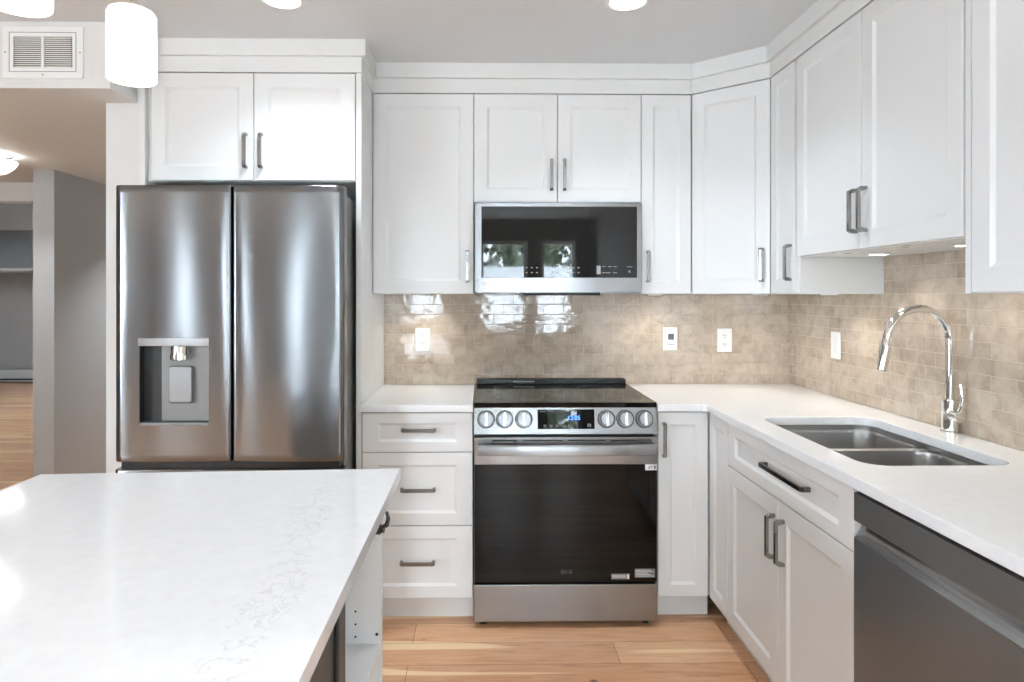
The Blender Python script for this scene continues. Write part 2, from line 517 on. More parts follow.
# yard seen through the windows
slab('ground', -16, 14, -30, REAR - .2, -.5, -.3, M['ground'])
t = thing('yard_fence', 'pale board fence across the yard outside the windows', 'fence', (-2, -8.6, -.3))
for k in range(9): MB().box(-9.05 + 2.2 * k, -8.95 + 2.2 * k, -.16, -.06, 0, 2.3, .004).build('post', M['fence'], t)
bd = MB()
for k in range(9): bd.box(-9, 9, -.06, -.035, .05 + .25 * k, .293 + .25 * k, .003)
bd.build('boards', M['fence'], t)
random.seed(4)
def tree(loc, hgt, rad):
    t = thing('tree', 'leafy tree in the yard outside the windows', 'tree', loc, 0, 'yard trees')
    MB().tube([(0, 0, 0), (.05, 0, hgt * .3), (0, .05, hgt * .75)], [.14, .11, .05], 10).build('trunk', M['bark'], t)
    m = MB()
    for k in range(900):
        d = Vector((random.gauss(0, 1), random.gauss(0, 1), random.gauss(0, 1))).normalized() * rad * random.uniform(.35, 1)
        p = Vector((0, 0, hgt * .58)) + Vector((d.x, d.y, d.z * hgt * .42 / rad))
        u = Vector((random.gauss(0, 1), random.gauss(0, 1), random.gauss(0, 1))).normalized(); w = u.orthogonal().normalized()
        s = random.uniform(.10, .26)
        m.quad(p - u * s, p + w * s * .55, p + u * s, p - w * s * .55)
    m.build('leaves', M['foliage'], t)
for i in range(8):
    tree((-11 + i * 3.1 + random.uniform(-.3, .3), -11.6 + random.uniform(-.8, .8), -.3), random.uniform(4.2, 5.6), random.uniform(1.15, 1.4))


# ------------------------------------------------------------------ cabinets
def door_panel(x0, x1, z0, z1, stile=.058, top=None, bot=None, y=-.02, th=.02):
    """A shaker front: flat frame, bevelled step, recessed panel; its face looks to -Y at y."""
    top = stile if top is None else top; bot = stile if bot is None else bot
    b = bmesh.new(); e = .0018
    def ring(ax0, ax1, az0, az1, yy): return [b.verts.new(p) for p in ((ax0, yy, az0), (ax1, yy, az0), (ax1, yy, az1), (ax0, yy, az1))]
    rs = [ring(x0, x1, z0, z1, y + th), ring(x0, x1, z0, z1, y + e), ring(x0 + e, x1 - e, z0 + e, z1 - e, y)]
    i0, i1, j0, j1 = x0 + stile, x1 - stile, z0 + bot, z1 - top
    rs += [ring(i0, i1, j0, j1, y), ring(i0 + .003, i1 - .003, j0 + .003, j1 - .003, y + .0025), ring(i0 + .011, i1 - .011, j0 + .011, j1 - .011, y + .0075)]
    for a, c in zip(rs, rs[1:]):
        for k in range(4): b.faces.new((a[k], a[(k + 1) % 4], c[(k + 1) % 4], c[k]))
    b.faces.new(rs[-1]); b.faces.new(list(reversed(rs[0])))
    bmesh.ops.recalc_face_normals(b, faces=b.faces)
    m = MB(); m._take(b); return m


def pull(parent, x, z, vertical=True, L=.145, y=-.02, mat='nickel'):
    """A bar pull: two feet that splay into a square bar, 28 mm off the face."""
    h = L / 2; w = .0072
    out = [(-h, 0), (-h + .010, 0), (-h + .016, -.0215), (h - .016, -.0215), (h - .010, 0), (h, 0), (h, -.020), (h - .008, -.031), (-h + .008, -.031), (-h, -.020)]
    if vertical: mt = Matrix(((0, 0, 1, x), (0, 1, 0, y), (1, 0, 0, z), (0, 0, 0, 1)))
    else: mt = Matrix(((1, 0, 0, x), (0, 1, 0, y), (0, 0, 1, z), (0, 0, 0, 1)))
    return MB().prism(out, -w, w, .0012, mat=mt).build('handle', M[mat], parent, 30)


G = .0018   # half the gap between fronts


def cabinet(name, label, loc, rz, width, depth, z0, z1, fronts, group=None, toe=None, mat='cabinet'):
    """Local frame: x along the run, fronts at y = -0.02, carcass back to y = depth."""
    t = thing(name, label, 'cabinet', loc, rz, group)
    c = MB()
    c.box(.0005, width - .0005, 0, depth, z0, z1)
    c.build('carcass', M['carcass'], t)
    if toe: MB().box(.0005, width - .0005, toe, depth, 0, z0).build('toe_kick', M['carcass'], t)
    for f in fronts:
        kw = {k: f[k] for k in ('stile', 'top', 'bot') if k in f}
        d = door_panel(f['x0'] + G, f['x1'] - G, f['z0'] + G, f['z1'] - G, **kw).build(f['kind'], M[mat], t, 25)
        for hd in f.get('handles', []): pull(d, *hd, mat=f.get('hmat', 'nickel'))
    return t


UY = 3.063   # carcass front of the upper run; door faces at 3.043
UD = YB - UY - .009
ZB, ZT = 1.372, 2.286
cabinet('wall_cabinet', 'tall white wall cabinet with one door above the small counter beside the fridge', (-.5055, UY, 0), 0, .4595, UD, ZB, ZT,
        [dict(kind='door', x0=0, x1=.4595, z0=ZB, z1=ZT, handles=[(.4295, 1.498)])], 'white wall cabinets')
cabinet('wall_cabinet', 'short white two-door wall cabinet directly above the microwave', (-.046, UY, 0), 0, .766, UD, 1.79, ZT,
        [dict(kind='door', x0=0, x1=.382, z0=1.79, z1=ZT, handles=[(.354, 1.915)]), dict(kind='door', x0=.382, x1=.766, z0=1.79, z1=ZT, handles=[(.413, 1.915)])], 'white wall cabinets')
cabinet('wall_cabinet', 'narrow white wall cabinet between the microwave and the diagonal corner cabinet', (.72, UY, 0), 0, .230, UD, ZB, ZT,
        [dict(kind='door', x0=0, x1=.230, z0=ZB, z1=ZT, handles=[(.028, 1.498)], stile=.052)], 'white wall cabinets')

# diagonal corner wall cabinet
A = Vector((.952, 3.043)); Bv = Vector((1.213, 2.806)); dv = (Bv - A); LD = dv.length; ang = math.atan2(dv.y, dv.x)
t = thing('corner_cabinet', 'white corner wall cabinet with one door set diagonally across the corner', 'cabinet', (A.x, A.y, 0), ang, 'white wall cabinets')
R = Matrix.Rotation(-ang, 2)
def loc2(x, y): v = R @ (Vector((x, y)) - A); return (v.x, v.y)
nrm = Vector((-dv.y, dv.x)).normalized() * .0205
body = [A + nrm, Bv + nrm]
MB().prism([loc2(*p) for p in (A + nrm, Bv + nrm + Vector((.003, 0)), (XR - .009, 2.8075), (XR - .009, YB - .009), (.952, YB - .009), (.952, 3.066))], ZB, ZT).build('carcass', M['carcass'], t)
dd = door_panel(G, LD - G, ZB + G, ZT - G, y=0).build('door', M['cabinet'], t, 25)
pull(dd, LD - .034, 1.496, y=0)

XU = 1.233   # carcass front of the right upper run
RD = XR - .009 - XU
RZ = -PI / 2
cabinet('wall_cabinet', 'narrow white wall cabinet between the corner cabinet and the raised pair above the sink', (XU, 2.805, 0), RZ, .225, RD, ZB, ZT,
        [dict(kind='door', x0=0, x1=.218, z0=ZB, z1=ZT, handles=[(.188, 1.496)], stile=.052)], 'white wall cabinets')
cabinet('wall_cabinet', 'raised white two-door wall cabinet above the sink and faucet', (XU, 2.580, 0), RZ, .914, RD, 1.515, ZT,
        [dict(kind='door', x0=.008, x1=.453, z0=1.515, z1=ZT, handles=[(.428, 1.64)]), dict(kind='door', x0=.453, x1=.908, z0=1.515, z1=ZT, handles=[(.482, 1.64)])], 'white wall cabinets')
t = cabinet('wall_cabinet', 'white full-length wall cabinet at the window end, past the raised sink cabinet', (XU, 1.666, 0), RZ, .55, RD, ZB, ZT,
        [dict(kind='door', x0=.022, x1=.52, z0=ZB, z1=ZT, stile=.06, handles=[(.47, 1.498)])], 'white wall cabinets')
MB().box(.0005, .0205, -.018, 0, ZB, ZT).build('filler', M['cabinet'], t)

# fridge surround
FY = 2.79
cabinet('fridge_cabinet', 'white two-door cabinet above the stainless fridge', (-1.394, FY, 0), 0, .864, YB - FY, 1.84, ZT,
        [dict(kind='door', x0=.020, x1=.443, z0=1.84, z1=ZT, handles=[(.411, 1.962)]), dict(kind='door', x0=.443, x1=.862, z0=1.84, z1=ZT, handles=[(.475, 1.962)])])
tag(MB().box(-.5285, -.5065, 2.765, YB, 0, ZT, .001).build('end_panel', M['cabinet']), 'tall white end panel between the fridge and the drawer cabinet', 'panel')
tag(MB().box(-1.418, -1.3955, 2.765, YB, 0, ZT, .001).build('end_panel', M['cabinet']), 'tall white end panel between the fridge and the stub wall', 'panel')

# frieze and flat crown board above the cabinets
def band(name, path, z0, z1, th):
    """A flat board that follows the path; its outer face is the path itself."""
    P = [Vector(p) for p in path]; off = []
    for i, p in enumerate(P):
        ds = []
        if i > 0: ds.append((p - P[i - 1]).normalized())
        if i < len(P) - 1: ds.append((P[i + 1] - p).normalized())
        ns = [Vector((-d.y, d.x)) for d in ds]
        nn = sum(ns, Vector((0, 0))).normalized(); k = 1.0 / max(.4, nn.dot(ns[0]))
        off.append(p + nn * th * k)
    return struct(MB().prism([tuple(p) for p in P] + [tuple(p) for p in reversed(off)], z0, z1).build(name, M['trim']))
band('trim_2', [(-1.418, 2.766), (-.5055, 2.766), (-.5055, 3.040), (.950, 3.040), (1.210, 2.804), (1.210, 1.10)], ZT + .002, 2.356, .018)
band('trim_3', [(-1.438, 2.748), (-.4875, 2.748), (-.4875, 3.022), (.943, 3.022), (1.192, 2.796), (1.192, 1.08)], 2.352, CEIL, .0175)

# base cabinets
BY = 2.79; BD = YB - BY - .012
BX = .96; BXD = XR - BX - .012
cabinet('drawer_cabinet', 'white base cabinet of three drawers between fridge and range', (-.5055, BY, 0), 0, .4605, BD, .108, .884,
        [dict(kind='drawer', x0=0, x1=.4605, z0=.715, z1=.880, handles=[(.236, .810, False)], top=.042, bot=.042, stile=.066),
         dict(kind='drawer', x0=0, x1=.4605, z0=.410, z1=.715, handles=[(.233, .563, False)], top=.05, bot=.05, stile=.066),
         dict(kind='drawer', x0=0, x1=.4605, z0=.108, z1=.410, handles=[(.231, .261, False)], top=.05, bot=.05, stile=.066)], toe=.055)
cabinet('base_cabinet', 'narrow white base cabinet tucked between the range and the inner corner', (.7225, BY, 0), 0, .2355, BD, .108, .884,
        [dict(kind='door', x0=0.002, x1=.2145, z0=.108, z1=.880, handles=[(.026, .766)], stile=.05)], toe=.055)
t = cabinet('corner_base_cabinet', 'white corner base cabinet with a plain narrow front beside the sink cabinet', (BX, 2.768, 0), RZ, .208, BXD, .108, .884,
        [dict(kind='front_panel', x0=0, x1=.208, z0=.108, z1=.880, stile=.05)], toe=.055)
t = thing('sink_cabinet', 'white sink base cabinet with a wide false drawer over two doors', 'cabinet', (BX, 2.559, 0), RZ)
m = MB(); W = .876
m.box(.0005, .018, 0, BXD, .108, .884).box(W - .018, W - .0005, 0, BXD, .108, .884).box(.018, W - .018, 0, BXD, .108, .126).box(.018, W - .018, BXD - .012, BXD, .126, .884).box(.018, W - .018, 0, .018, .126, .884)
m.build('carcass', M['carcass'], t)
MB().box(.0005, W - .0005, .055, BXD, 0, .108).build('toe_kick', M['carcass'], t)
d = door_panel(G, W - G, .712 + G, .880 - G, top=.042, bot=.042, stile=.07).build('false_drawer', M['cabinet'], t, 25)
pull(d, .504, .806, False, L=.30, mat='nickel_dark')
d = door_panel(G, .439 - G, .108 + G, .712 - G).build('door', M['cabinet'], t, 25); pull(d, .415, .588)
d = door_panel(.439 + G, W - G, .108 + G, .712 - G).build('door', M['cabinet'], t, 25); pull(d, .483, .590)

# countertops
CT0, CT1 = .885, .915
tag(MB().prism([(-.5055, 2.75), (-.045, 2.75), (-.045, YB - .0085), (-.5055, YB - .0085)], CT0, CT1, .0025).build('countertop', M['quartz']), 'short white quartz countertop over the drawers beside the fridge', 'countertop')
SX0, SX1, SY0, SY1 = 1.018, 1.428, 1.752, 2.457
cut = rrect(SX0, SX1, SY0, SY1, .065)
tag(MB().prism([(.7195, 2.75), (.905, 2.75), (.92, 2.735), (.92, .25), (XR - .0085, .25), (XR - .0085, YB - .0085), (.7195, YB - .0085)], CT0, CT1, .0025, hole=cut).build('countertop', M['quartz'], None, 30),
    'L-shaped white quartz countertop that holds the sink in the corner run', 'countertop')

# sink: two bowls under the counter cutout
t = thing('sink', 'undermount stainless double-bowl sink set into the white corner countertop', 'sink', ((SX0 + SX1) / 2, (SY0 + SY1) / 2, .66))
ox, oy, oz = t.location
def bowl(y0, y1, rim):
    m = MB(); b = bmesh.new(); rings = []
    spec = [(0.0, rim, .062), (.003, rim - .012, .062), (.010, .74, .06), (.022, .70, .055), (.05, .684, .045), (.12, .679, .03)]
    for ins, z, r in spec:
        rings.append([b.verts.new((x - ox, y - oy, z - oz)) for x, y in rrect(SX0 - .004 + ins, SX1 + .004 - ins, y0 + ins, y1 - ins, max(.02, r))])
    for a, c in zip(rings, rings[1:]):
        k = len(a)
        for i in range(k): b.faces.new((a[i], a[(i + 1) % k], c[(i + 1) % k], c[i]))
    b.faces.new(rings[-1])
    bmesh.ops.recalc_face_normals(b, faces=b.faces)
    m._take(b); return m
SM = 2.135
for (y0, y1) in ((SM + .012, SY1 + .004), (SY0 - .004, SM - .012)):
    bw = bowl(y0, y1, .866).build('bowl', M['steel_sink'], t, 50)
    MB().lathe([(.0, .002), (.022, .002), (.026, .005), (.042, .005), (.045, .001)], ((SX0 + SX1) / 2 - ox, (y0 + y1) / 2 - oy, .679 - oz)).build('drain', M['chrome'], bw)
rim = MB()
oc = [(x - ox, y - oy) for x, y in rrect(SX0 - .028, SX1 + .028, SY0 - .028, SY1 + .028, .08)]
ic = [(x - ox, y - oy) for x, y in rrect(SX0 - .004, SX1 + .004, SY0 - .004, SY1 + .004, .062)]
rim.prism(oc, .8825 - oz, .8845 - oz, hole=ic)
# wall that drops from the rim to the bowls, and the low saddle between the bowls
b = bmesh.new(); tp = [b.verts.new((x, y, .8845 - oz)) for x, y in ic]; bt = [b.verts.new((x, y, .8655 - oz)) for x, y in ic]
for i in range(len(tp)): b.faces.new((tp[i], tp[(i + 1) % len(tp)], bt[(i + 1) % len(tp)], bt[i]))
rim._take(b)
rim.build('rim', M['steel_sink'], t, 50)
sd = MB(); prof = []
for k in range(9):
    a = PI * k / 8
    prof.append((SM - oy - .0135 * math.cos(a), .866 - oz + .005 * math.sin(a)))
prof += [(SM - oy + .0135, .80 - oz), (SM - oy - .0135, .80 - oz)]
b = bmesh.new()
sd.prism([(p[0], p[1]) for p in prof], SX0 - .003 - ox, SX1 + .003 - ox, mat=Matrix(((0, 0, 1, 0), (1, 0, 0, 0), (0, 1, 0, 0), (0, 0, 0, 1))))
sd.build('divider', M['steel_sink'], t, 50)

# faucet
t = thing('faucet', 'tall chrome gooseneck pull-down faucet standing behind the sink', 'faucet', (1.531, 2.170, CT1))
MB().lathe([(.027, 0), (.027, .005), (.0235, .009), (.0235, .108), (.0215, .112), (.015, .114)]).build('body', M['chrome'], t)
path = [(0, 0, .108), (0, 0, .2), (0, 0, .303)]; rad = .104
for k in range(1, 25):
    a = PI * .945 * k / 24
    path.append((-rad + rad * math.cos(a), 0, .303 + rad * math.sin(a)))
tan = Vector((-math.sin(PI * .945), 0, math.cos(PI * .945))); e = Vector(path[-1])
path.append(tuple(e + tan * .012))
MB().tube(path, .0135, 20).build('spout', M['chrome'], t, 60)
p1 = e + tan * .012; p2 = p1 + tan * .104
sh = MB(); sh.cyl(p1, p1 + tan * .02, .0145, 24, .017); sh.cyl(p1 + tan * .0205, p2, .0172, 24, .0165, .002)
sp = sh.build('spray_head', M['chrome'], t, 40)
MB().cyl(p2 - tan * .001, p2 + tan * .0015, .013, 24).build('nozzle', M['dark_gray'], sp)
lv = MB(); lv.cyl((0, 0, .060), (0, -.052, .060), .0195, 24, .0185, .002)
lv.build('lever_hub', M['chrome'], t, 40)
MB().tube([(0, -.040, .070), (.003, -.048, .088), (.004, -.052, .115), (.002, -.046, .165)], [.008, .0065, .0055, .005], 12).build('lever', M['chrome'], t, 60)

# ------------------------------------------------------------------ dishwasher
t = thing('dishwasher', 'dark stainless dishwasher under the countertop beside the sink cabinet', 'dishwasher', (BX, 1.6815, 0), RZ)
W = .600
MB().box(.002, W - .002, .0, .56, .1, .868).build('tub', M['dark_gray'], t)
MB().box(.002, W - .002, .055, .56, 0, .1).build('toe_kick', M['black'], t)
pn = MB().box(.003, W - .003, -.022, 0, .796, .868, .002).build('control_panel', M['steel_dark_flat'], t)
MB().box(.003, W - .003, -.010, 0, .8685, .876).build('gasket', M['black'], t)
# pocket handle: a long hollow that curves back below the panel, then the door sheet
prof = [(-.022, .795), (-.014, .790), (-.006, .781), (-.001, .770)]
pk = [(0.0, .7955)] + [( -.004, .7955), (-.002, .785), (-.003, .774), (-.010, .763), (-.022, .752)] + [(0.0, .752)]
Mx = Matrix(((0, 0, 1, 0), (1, 0, 0, 0), (0, 1, 0, 0), (0, 0, 0, 1)))
MB().prism(pk, .003, W - .003, mat=Mx).build('pocket_handle', M['steel'], t, 50)
MB().box(.003, W - .003, -.022, 0, .112, .7515, .002).build('door', M['steel_dark'], t)
tag_dw = t

# ------------------------------------------------------------------ range
t = thing('range', 'stainless slide-in electric range with six knobs between the base cabinets', 'range', (.3365, 2.735, 0))
RW = .378
MB().box(-.375, .375, .055, .64, .03, .905).build('body', M['dark_gray'], t)
# cooktop glass overlapping the counters a little, with a rounded front lip
MB().box(-RW, RW, .012, .645, .9155, .924, .0025).box(-RW, RW, .010, .05, .903, .9235, .002).build('cooktop', M['cook_glass'], t)
ct = MB().box(-.372, .372, .585, .648, .9245, .948, .003)
ct.build('rear_vent', M['black'], t)
MB().box(-.19, -.085, .5835, .5855, .934, .940).build('vent_label', M['mark'], t)
rg = MB()
for (x, y, r) in ((-.19, .17, .105), (.19, .17, .12), (-.19, .43, .085), (.19, .43, .08), (0, .32, .06)):
    rg.lathe([(r - .0012, 0), (r - .0012, .0003), (r + .0012, .0003), (r + .0012, 0)], (x, y, .9242), 48, cap=False)
rg.build('burner_ring', M['mark_dim'], t)
# slanted control fascia
fas = [(.0, .796), (.0, .80), (.018, .900), (.018, .9025), (.06, .9025), (.06, .796)]
cp = MB().prism(fas, -.3775, .3775, .0015, mat=Mx).build('control_panel', M['steel'], t, 30)
tilt = math.atan2(.018, .10)
fn = Vector((0, -math.cos(tilt), math.sin(tilt)))           # fascia normal
def on_f(x, z, d=0.0):
    y = (z - .80) / .10 * .018
    return Vector((x, y, z)) + fn * d
FM = Matrix((Vector((1, 0, 0)), Vector((0, math.sin(tilt), math.cos(tilt))), fn)).transposed()   # x right, y up the face, z out
def to_f(x, z, d=0.0): return Matrix.Translation(on_f(x, z, d)) @ FM.to_4x4()
for x in (-.3275, -.2505, -.1725, .1685, .2465, .3255):
    kb = MB().lathe([(.033, 0), (.033, .004), (.031, .006), (.0285, .006), (.027, .026), (.0255, .029), (0, .029)], n=40, mat=to_f(x, .856, .0003)).build('knob', M['chrome_soft'], t, 40)
    MB().lathe([(.0335, .0002), (.0335, .003), (.0365, .003), (.0365, .0002)], n=40, mat=to_f(x, .856, .0001), cap=False).build('bezel', M['slot'], kb)
    MB().prism(rrect(-.0048, .0048, -.0255, .0255, .003, 3), .0285, .0375, .001, mat=to_f(x, .856)).build('grip', M['chrome'], kb, 30)
    tk = MB()
    for k in range(9):
        a = math.radians(-125 + 250 * k / 8)
        tk.prism([(-.001, .0285), (.001, .0285), (.001, .0315), (-.001, .0315)], .0055, .0067, mat=to_f(x, .856) @ Matrix.Rotation(a, 4, 'Z'))
    tk.build('dial_mark', M['slot'], kb)
ds = MB().prism([(-.1155, -.038), (.1195, -.038), (.1195, .041), (-.1155, .041)], 0, .0015, mat=to_f(0, .854, .0002)).build('display', M['oven_glass'], t)
MB().text('12:05', .024, on_f(.034, .860, .0021), FM).build('clock_digits', M['digits'], ds)
for x in (-.085, -.06, -.035, -.01, .015):
    MB().prism(rrect(-.006, .006, -.0055, .0055, .002, 3), 0, .0003, mat=to_f(x, .829, .0018)).build('touch_icon', M['mark_dim'], ds)
MB().prism([(-.008, -.007), (.008, -.007), (.008, .007), (-.008, .007)], 0, .0003, mat=to_f(.097, .831, .0018)).build('start_icon', M['mark_dim'], ds)
MB().prism([(-.012, -.0015), (.012, -.0015), (.012, .0015), (-.012, .0015)], 0, .0003, mat=to_f(-.095, .886, .0018)).build('printed_line', M['mark_dim'], ds)
# oven door
MB().box(-.3765, .3765, .012, .055, .186, .784, .003).build('oven_door', M['steel_dark'], t)
MB().box(-.3765, .3765, -.004, .0115, .672, .784, .003).build('door_band', M['steel'], t)
sl = MB()
for (a, b_) in ((-.30, -.20), (-.175, -.01), (.01, .16), (.185, .29)): sl.box(a, b_, -.0048, -.0036, .7685, .7735)
sl.build('vent_slot', M['slot'], t)
gl = MB().box(-.3755, .3755, -.003, .0115, .188, .6705, .002).build('door_glass', M['oven_glass'], t)
def logo(m, x, z, s, y):
    ring = rrect(-s, s, -s, s, s * .98, 8); hole = rrect(-s * .78, s * .78, -s * .78, s * .78, s * .76, 8)
    mt = Matrix.Translation((x, y, z)) @ UP_FRONT.to_4x4()
    m.prism(ring, 0, .0004, hole=hole, mat=mt)
    m.prism([(-s * .12, -s * .35), (s * .3, -s * .35), (s * .3, -s * .2), (s * .03, -s * .2), (s * .03, s * .4), (-s * .12, s * .4)], 0, .0004, mat=mt)
    m.text('LG', s * 2.5, Vector((x + s * 3.0, y, z)), UP_FRONT)
    return m
logo(MB(), -.012, .232, .0085, -.0035).build('logo', M['mark_dim'], gl)
st = MB(); st.box(.326, .3745, -.0056, -.0048, .648, .672); st.build('sticker', M['sticker'], gl)
MB().box(.340, .345, -.0062, -.0057, .654, .664).box(.349, .354, -.0062, -.0057, .657, .667).box(.361, .370, -.0062, -.0057, .654, .668).build('sticker_mark', M['sticker_gray'], gl)
s2 = MB().box(.186, .262, -.0040, -.0032, .200, .223).build('sticker', M['sticker_gray'], gl)
lb = MB().box(.283, .367, -.0040, -.0032, .207, .243).build('sticker', M['sticker_gray'], gl)
pr = MB()
for z in (.206, .211, .216): pr.box(.190, .246, -.0045, -.0041, z, z + .0018)
pr.box(.251, .260, -.0045, -.0041, .202, .221)
for i, z in enumerate((.212, .218, .224, .230, .236)): pr.box(.287, .363 - .013 * (i % 3), -.0045, -.0041, z, z + .0022)
pr.build('sticker_print', M['sticker'], gl)
hb = [(-.362 + .724 * k / 24, -.052 - .012 * math.sin(PI * k / 24), .745) for k in range(25)]
hm = MB(); b = bmesh.new(); rings = []
for (x, y, z) in hb:
    rings.append([b.verts.new((x, y + dy, z + dz)) for dy, dz in ((-.010, -.020), (-.004, -.023), (.008, -.022), (.010, .014), (.004, .022), (-.004, .021), (-.010, .012))])
for a, c in zip(rings, rings[1:]):
    for k in range(7): b.faces.new((a[k], a[(k + 1) % 7], c[(k + 1) % 7], c[k]))
b.faces.new(rings[0]); b.faces.new(rings[-1]); bmesh.ops.recalc_face_normals(b, faces=b.faces)
hm._take(b)
hm.box(-.362, -.335, -.055, -.0045, .730, .760, .003).box(.335, .362, -.055, -.0045, .730, .760, .003)
hm.build('handle', M['steel'], t, 40)
MB().box(-.3785, .3785, -.004, .05, .028, .180, .003).build('drawer', M['steel'], t)
for x in (-.34, .34): MB().cyl((x, .05, 0), (x, .05, .03), .016, 20).build('foot', M['black'], t)
for x in (-.34, .34): MB().cyl((x, .58, 0), (x, .58, .03), .016, 20).build('foot', M['black'], t)

# ------------------------------------------------------------------ microwave
t = thing('microwave', 'stainless over-the-range microwave with a black glass door', 'microwave', (.3375, 3.005, 1.379))
MB().box(-.378, .378, .03, .385, .004, .405).build('body', M['dark_gray'], t)
fr = MB()
fr.prism(rrect(-.378, .378, 0, .405, .008, 4), 0, .028, .002, hole=[(-.3485, .067), (.3545, .067), (.3545, .388), (-.3485, .388)],
         mat=Matrix(((1, 0, 0, 0), (0, 0, 1, 0), (0, 1, 0, 0), (0, 0, 0, 1))))
fr.build('door_frame', M['steel'], t, 30)
MB().box(-.3485, .1455, .0015, .027, .067, .388, .0008).build('door_glass', M['glass_black'], t)
cg = MB().box(.146, .3545, .0015, .027, .067, .388, .0008).build('control_glass', M['glass_panel'], t)
def icon(x0, x1, z0, z1): MB().box(x0, x1, .0008, .0014, z0, z1).build('touch_icon', M['mark'], t)
for i in range(11):
    x = -.145 + .0235 * i
    if i in (3, 4): continue
    for z in (.090, .112): icon(x - .004, x + .004, z - .002, z + .002)
for x in (.205, .225, .255): icon(x - .009, x + .009, .088, .091)
for x in (.205, .232, .255): icon(x - .008, x + .008, .116, .1185)
icon(.308, .334, .115, .118); icon(.316, .325, .090, .100)
MB().box(.172, .190, .0006, .0014, .083, .121).build('start_key', M['mark'], t)
logo(MB(), -.335, .035, .011, -.0003).build('logo', M['sticker'], t)
un = MB().box(-.14, .19, .012, .30, -.013, .0035).build('grease_filter', M['black'], t)
MB().box(-.37, .37, .018, .38, 0, .0039).build('underside', M['dark_gray'], t)
for x in (-.24, .26): MB().box(x - .07, x + .07, .05, .12, -.003, -.0002, .001).build('cooktop_light', M['plastic'], t)

# ------------------------------------------------------------------ refrigerator
FX0, FX1, FYF = -1.40, -.534, 2.54
t = thing('refrigerator', 'stainless French-door refrigerator with an ice and water dispenser', 'refrigerator', ((FX0 + FX1) / 2, FYF, 0))
fx = t.location.x; fy = t.location.y; hw = (FX1 - FX0) / 2
MB().box(-hw + .012, hw - .012, .075, .78, .03, 1.765, .004).build('body', M['fridge_side'], t)
MB().box(-hw + .03, hw - .03, .04, .075, .06, 1.76).build('gasket', M['black'], t)
def door_sheet(x0, x1, z0, z1, rec=None, rl=.03, rr=.03, crown=.006, th=.065, seed=.5):
    """A gently bowed steel front with rolled edges and an optional recess (rx0, rx1, rz0, rz1, depth)."""
    xs = set(); N = 14
    for k in range(7):
        a = PI / 2 * k / 6
        xs.add(round(x0 + rl * (1 - math.cos(a)), 5)); xs.add(round(x1 - rr * (1 - math.cos(a)), 5))
    for k in range(1, N): xs.add(round(x0 + rl + (x1 - x0 - rl - rr) * k / N, 5))
    if rec: xs = {x for x in xs if abs(x - rec[0]) > .006 and abs(x - rec[1]) > .006} | {rec[0], rec[1]}
    xs = sorted(xs)
    def yy(x):
        u = (2 * x - x0 - x1) / (x1 - x0); y = crown * u * u
        if x < x0 + rl: q = (x0 + rl - x) / rl; y += rl * .55 * (1 - math.sqrt(max(0, 1 - q * q)))
        if x > x1 - rr: q = (x - x1 + rr) / rr; y += rr * .55 * (1 - math.sqrt(max(0, 1 - q * q)))
        return y
    zs = [z0, z0 + .004, z1 - .004, z1] + ([rec[2], rec[3]] if rec else [])
    zs = sorted(zs + [z for z in (z0 + .03 + (z1 - z0 - .06) * k / 26 for k in range(27)) if not rec or min(abs(z - rec[2]), abs(z - rec[3])) > .008])
    def wave(x, z):
        e = min(1, (x - x0) / .05, (x1 - x) / .05)
        return e * (.0011 * math.sin(9.5 * x + 2.1 * z + 1.1) + .0010 * math.sin(4.0 * z + 7 * x) + .0003 * math.sin(11 * z - 3 * x + seed))
    b = bmesh.new(); g = {}
    for i, x in enumerate(xs):
        for j, z in enumerate(zs):
            g[i, j] = b.verts.new((x, yy(x) + wave(x, z) + (.003 if j in (0, len(zs) - 1) else 0), z))
    for i in range(len(xs) - 1):
        for j in range(len(zs) - 1):
            if rec and rec[0] - 1e-4 <= xs[i] and xs[i + 1] <= rec[1] + 1e-4 and rec[2] - 1e-6 <= zs[j] < rec[3] - 1e-6: continue
            b.faces.new((g[i, j], g[i + 1, j], g[i + 1, j + 1], g[i, j + 1]))
    # sides and back
    bd = [(i, 0) for i in range(len(xs))] + [(len(xs) - 1, j) for j in range(1, len(zs))] + [(i, len(zs) - 1) for i in range(len(xs) - 2, -1, -1)] + [(0, j) for j in range(len(zs) - 2, 0, -1)]
    bk = [b.verts.new((g[k].co.x, th, g[k].co.z)) for k in bd]
    for k in range(len(bd)):
        a, c = bd[k], bd[(k + 1) % len(bd)]
        b.faces.new((g[a], g[c], bk[(k + 1) % len(bd)], bk[k]))
    b.faces.new(bk)
    if rec:
        ii = [i for i, x in enumerate(xs) if rec[0] - 1e-4 <= x <= rec[1] + 1e-4]; j0 = zs.index(rec[2]); j1 = zs.index(rec[3])
        loop = [g[i, j0] for i in ii] + [g[ii[-1], j] for j in range(j0 + 1, j1)] + [g[i, j1] for i in reversed(ii)] + [g[ii[0], j] for j in range(j1 - 1, j0, -1)]
        inn = [b.verts.new((v.co.x, rec[4], v.co.z)) for v in loop]
        for k in range(len(loop)):
            b.faces.new((loop[k], loop[(k + 1) % len(loop)], inn[(k + 1) % len(loop)], inn[k]))
        b.faces.new(inn)
    bmesh.ops.recalc_face_normals(b, faces=b.faces)
    m = MB(); m._take(b); return m
gx = -.957 - fx
REC = (-1.303 - fx, -1.042 - fx, .874, 1.205, .055)
ld = door_sheet(-hw, gx - .0035, .735, 1.784, REC, rr=.012).build('door', M['steel_fridge'], t, 40, False)
rd = door_sheet(gx + .0035, hw, .735, 1.784, rl=.012).build('door', M['steel_fridge'], t, 40, False)
door_sheet(-hw, hw, .075, .705, rl=.02, rr=.02).build('freezer_drawer', M['steel_fridge'], t, 40, False)
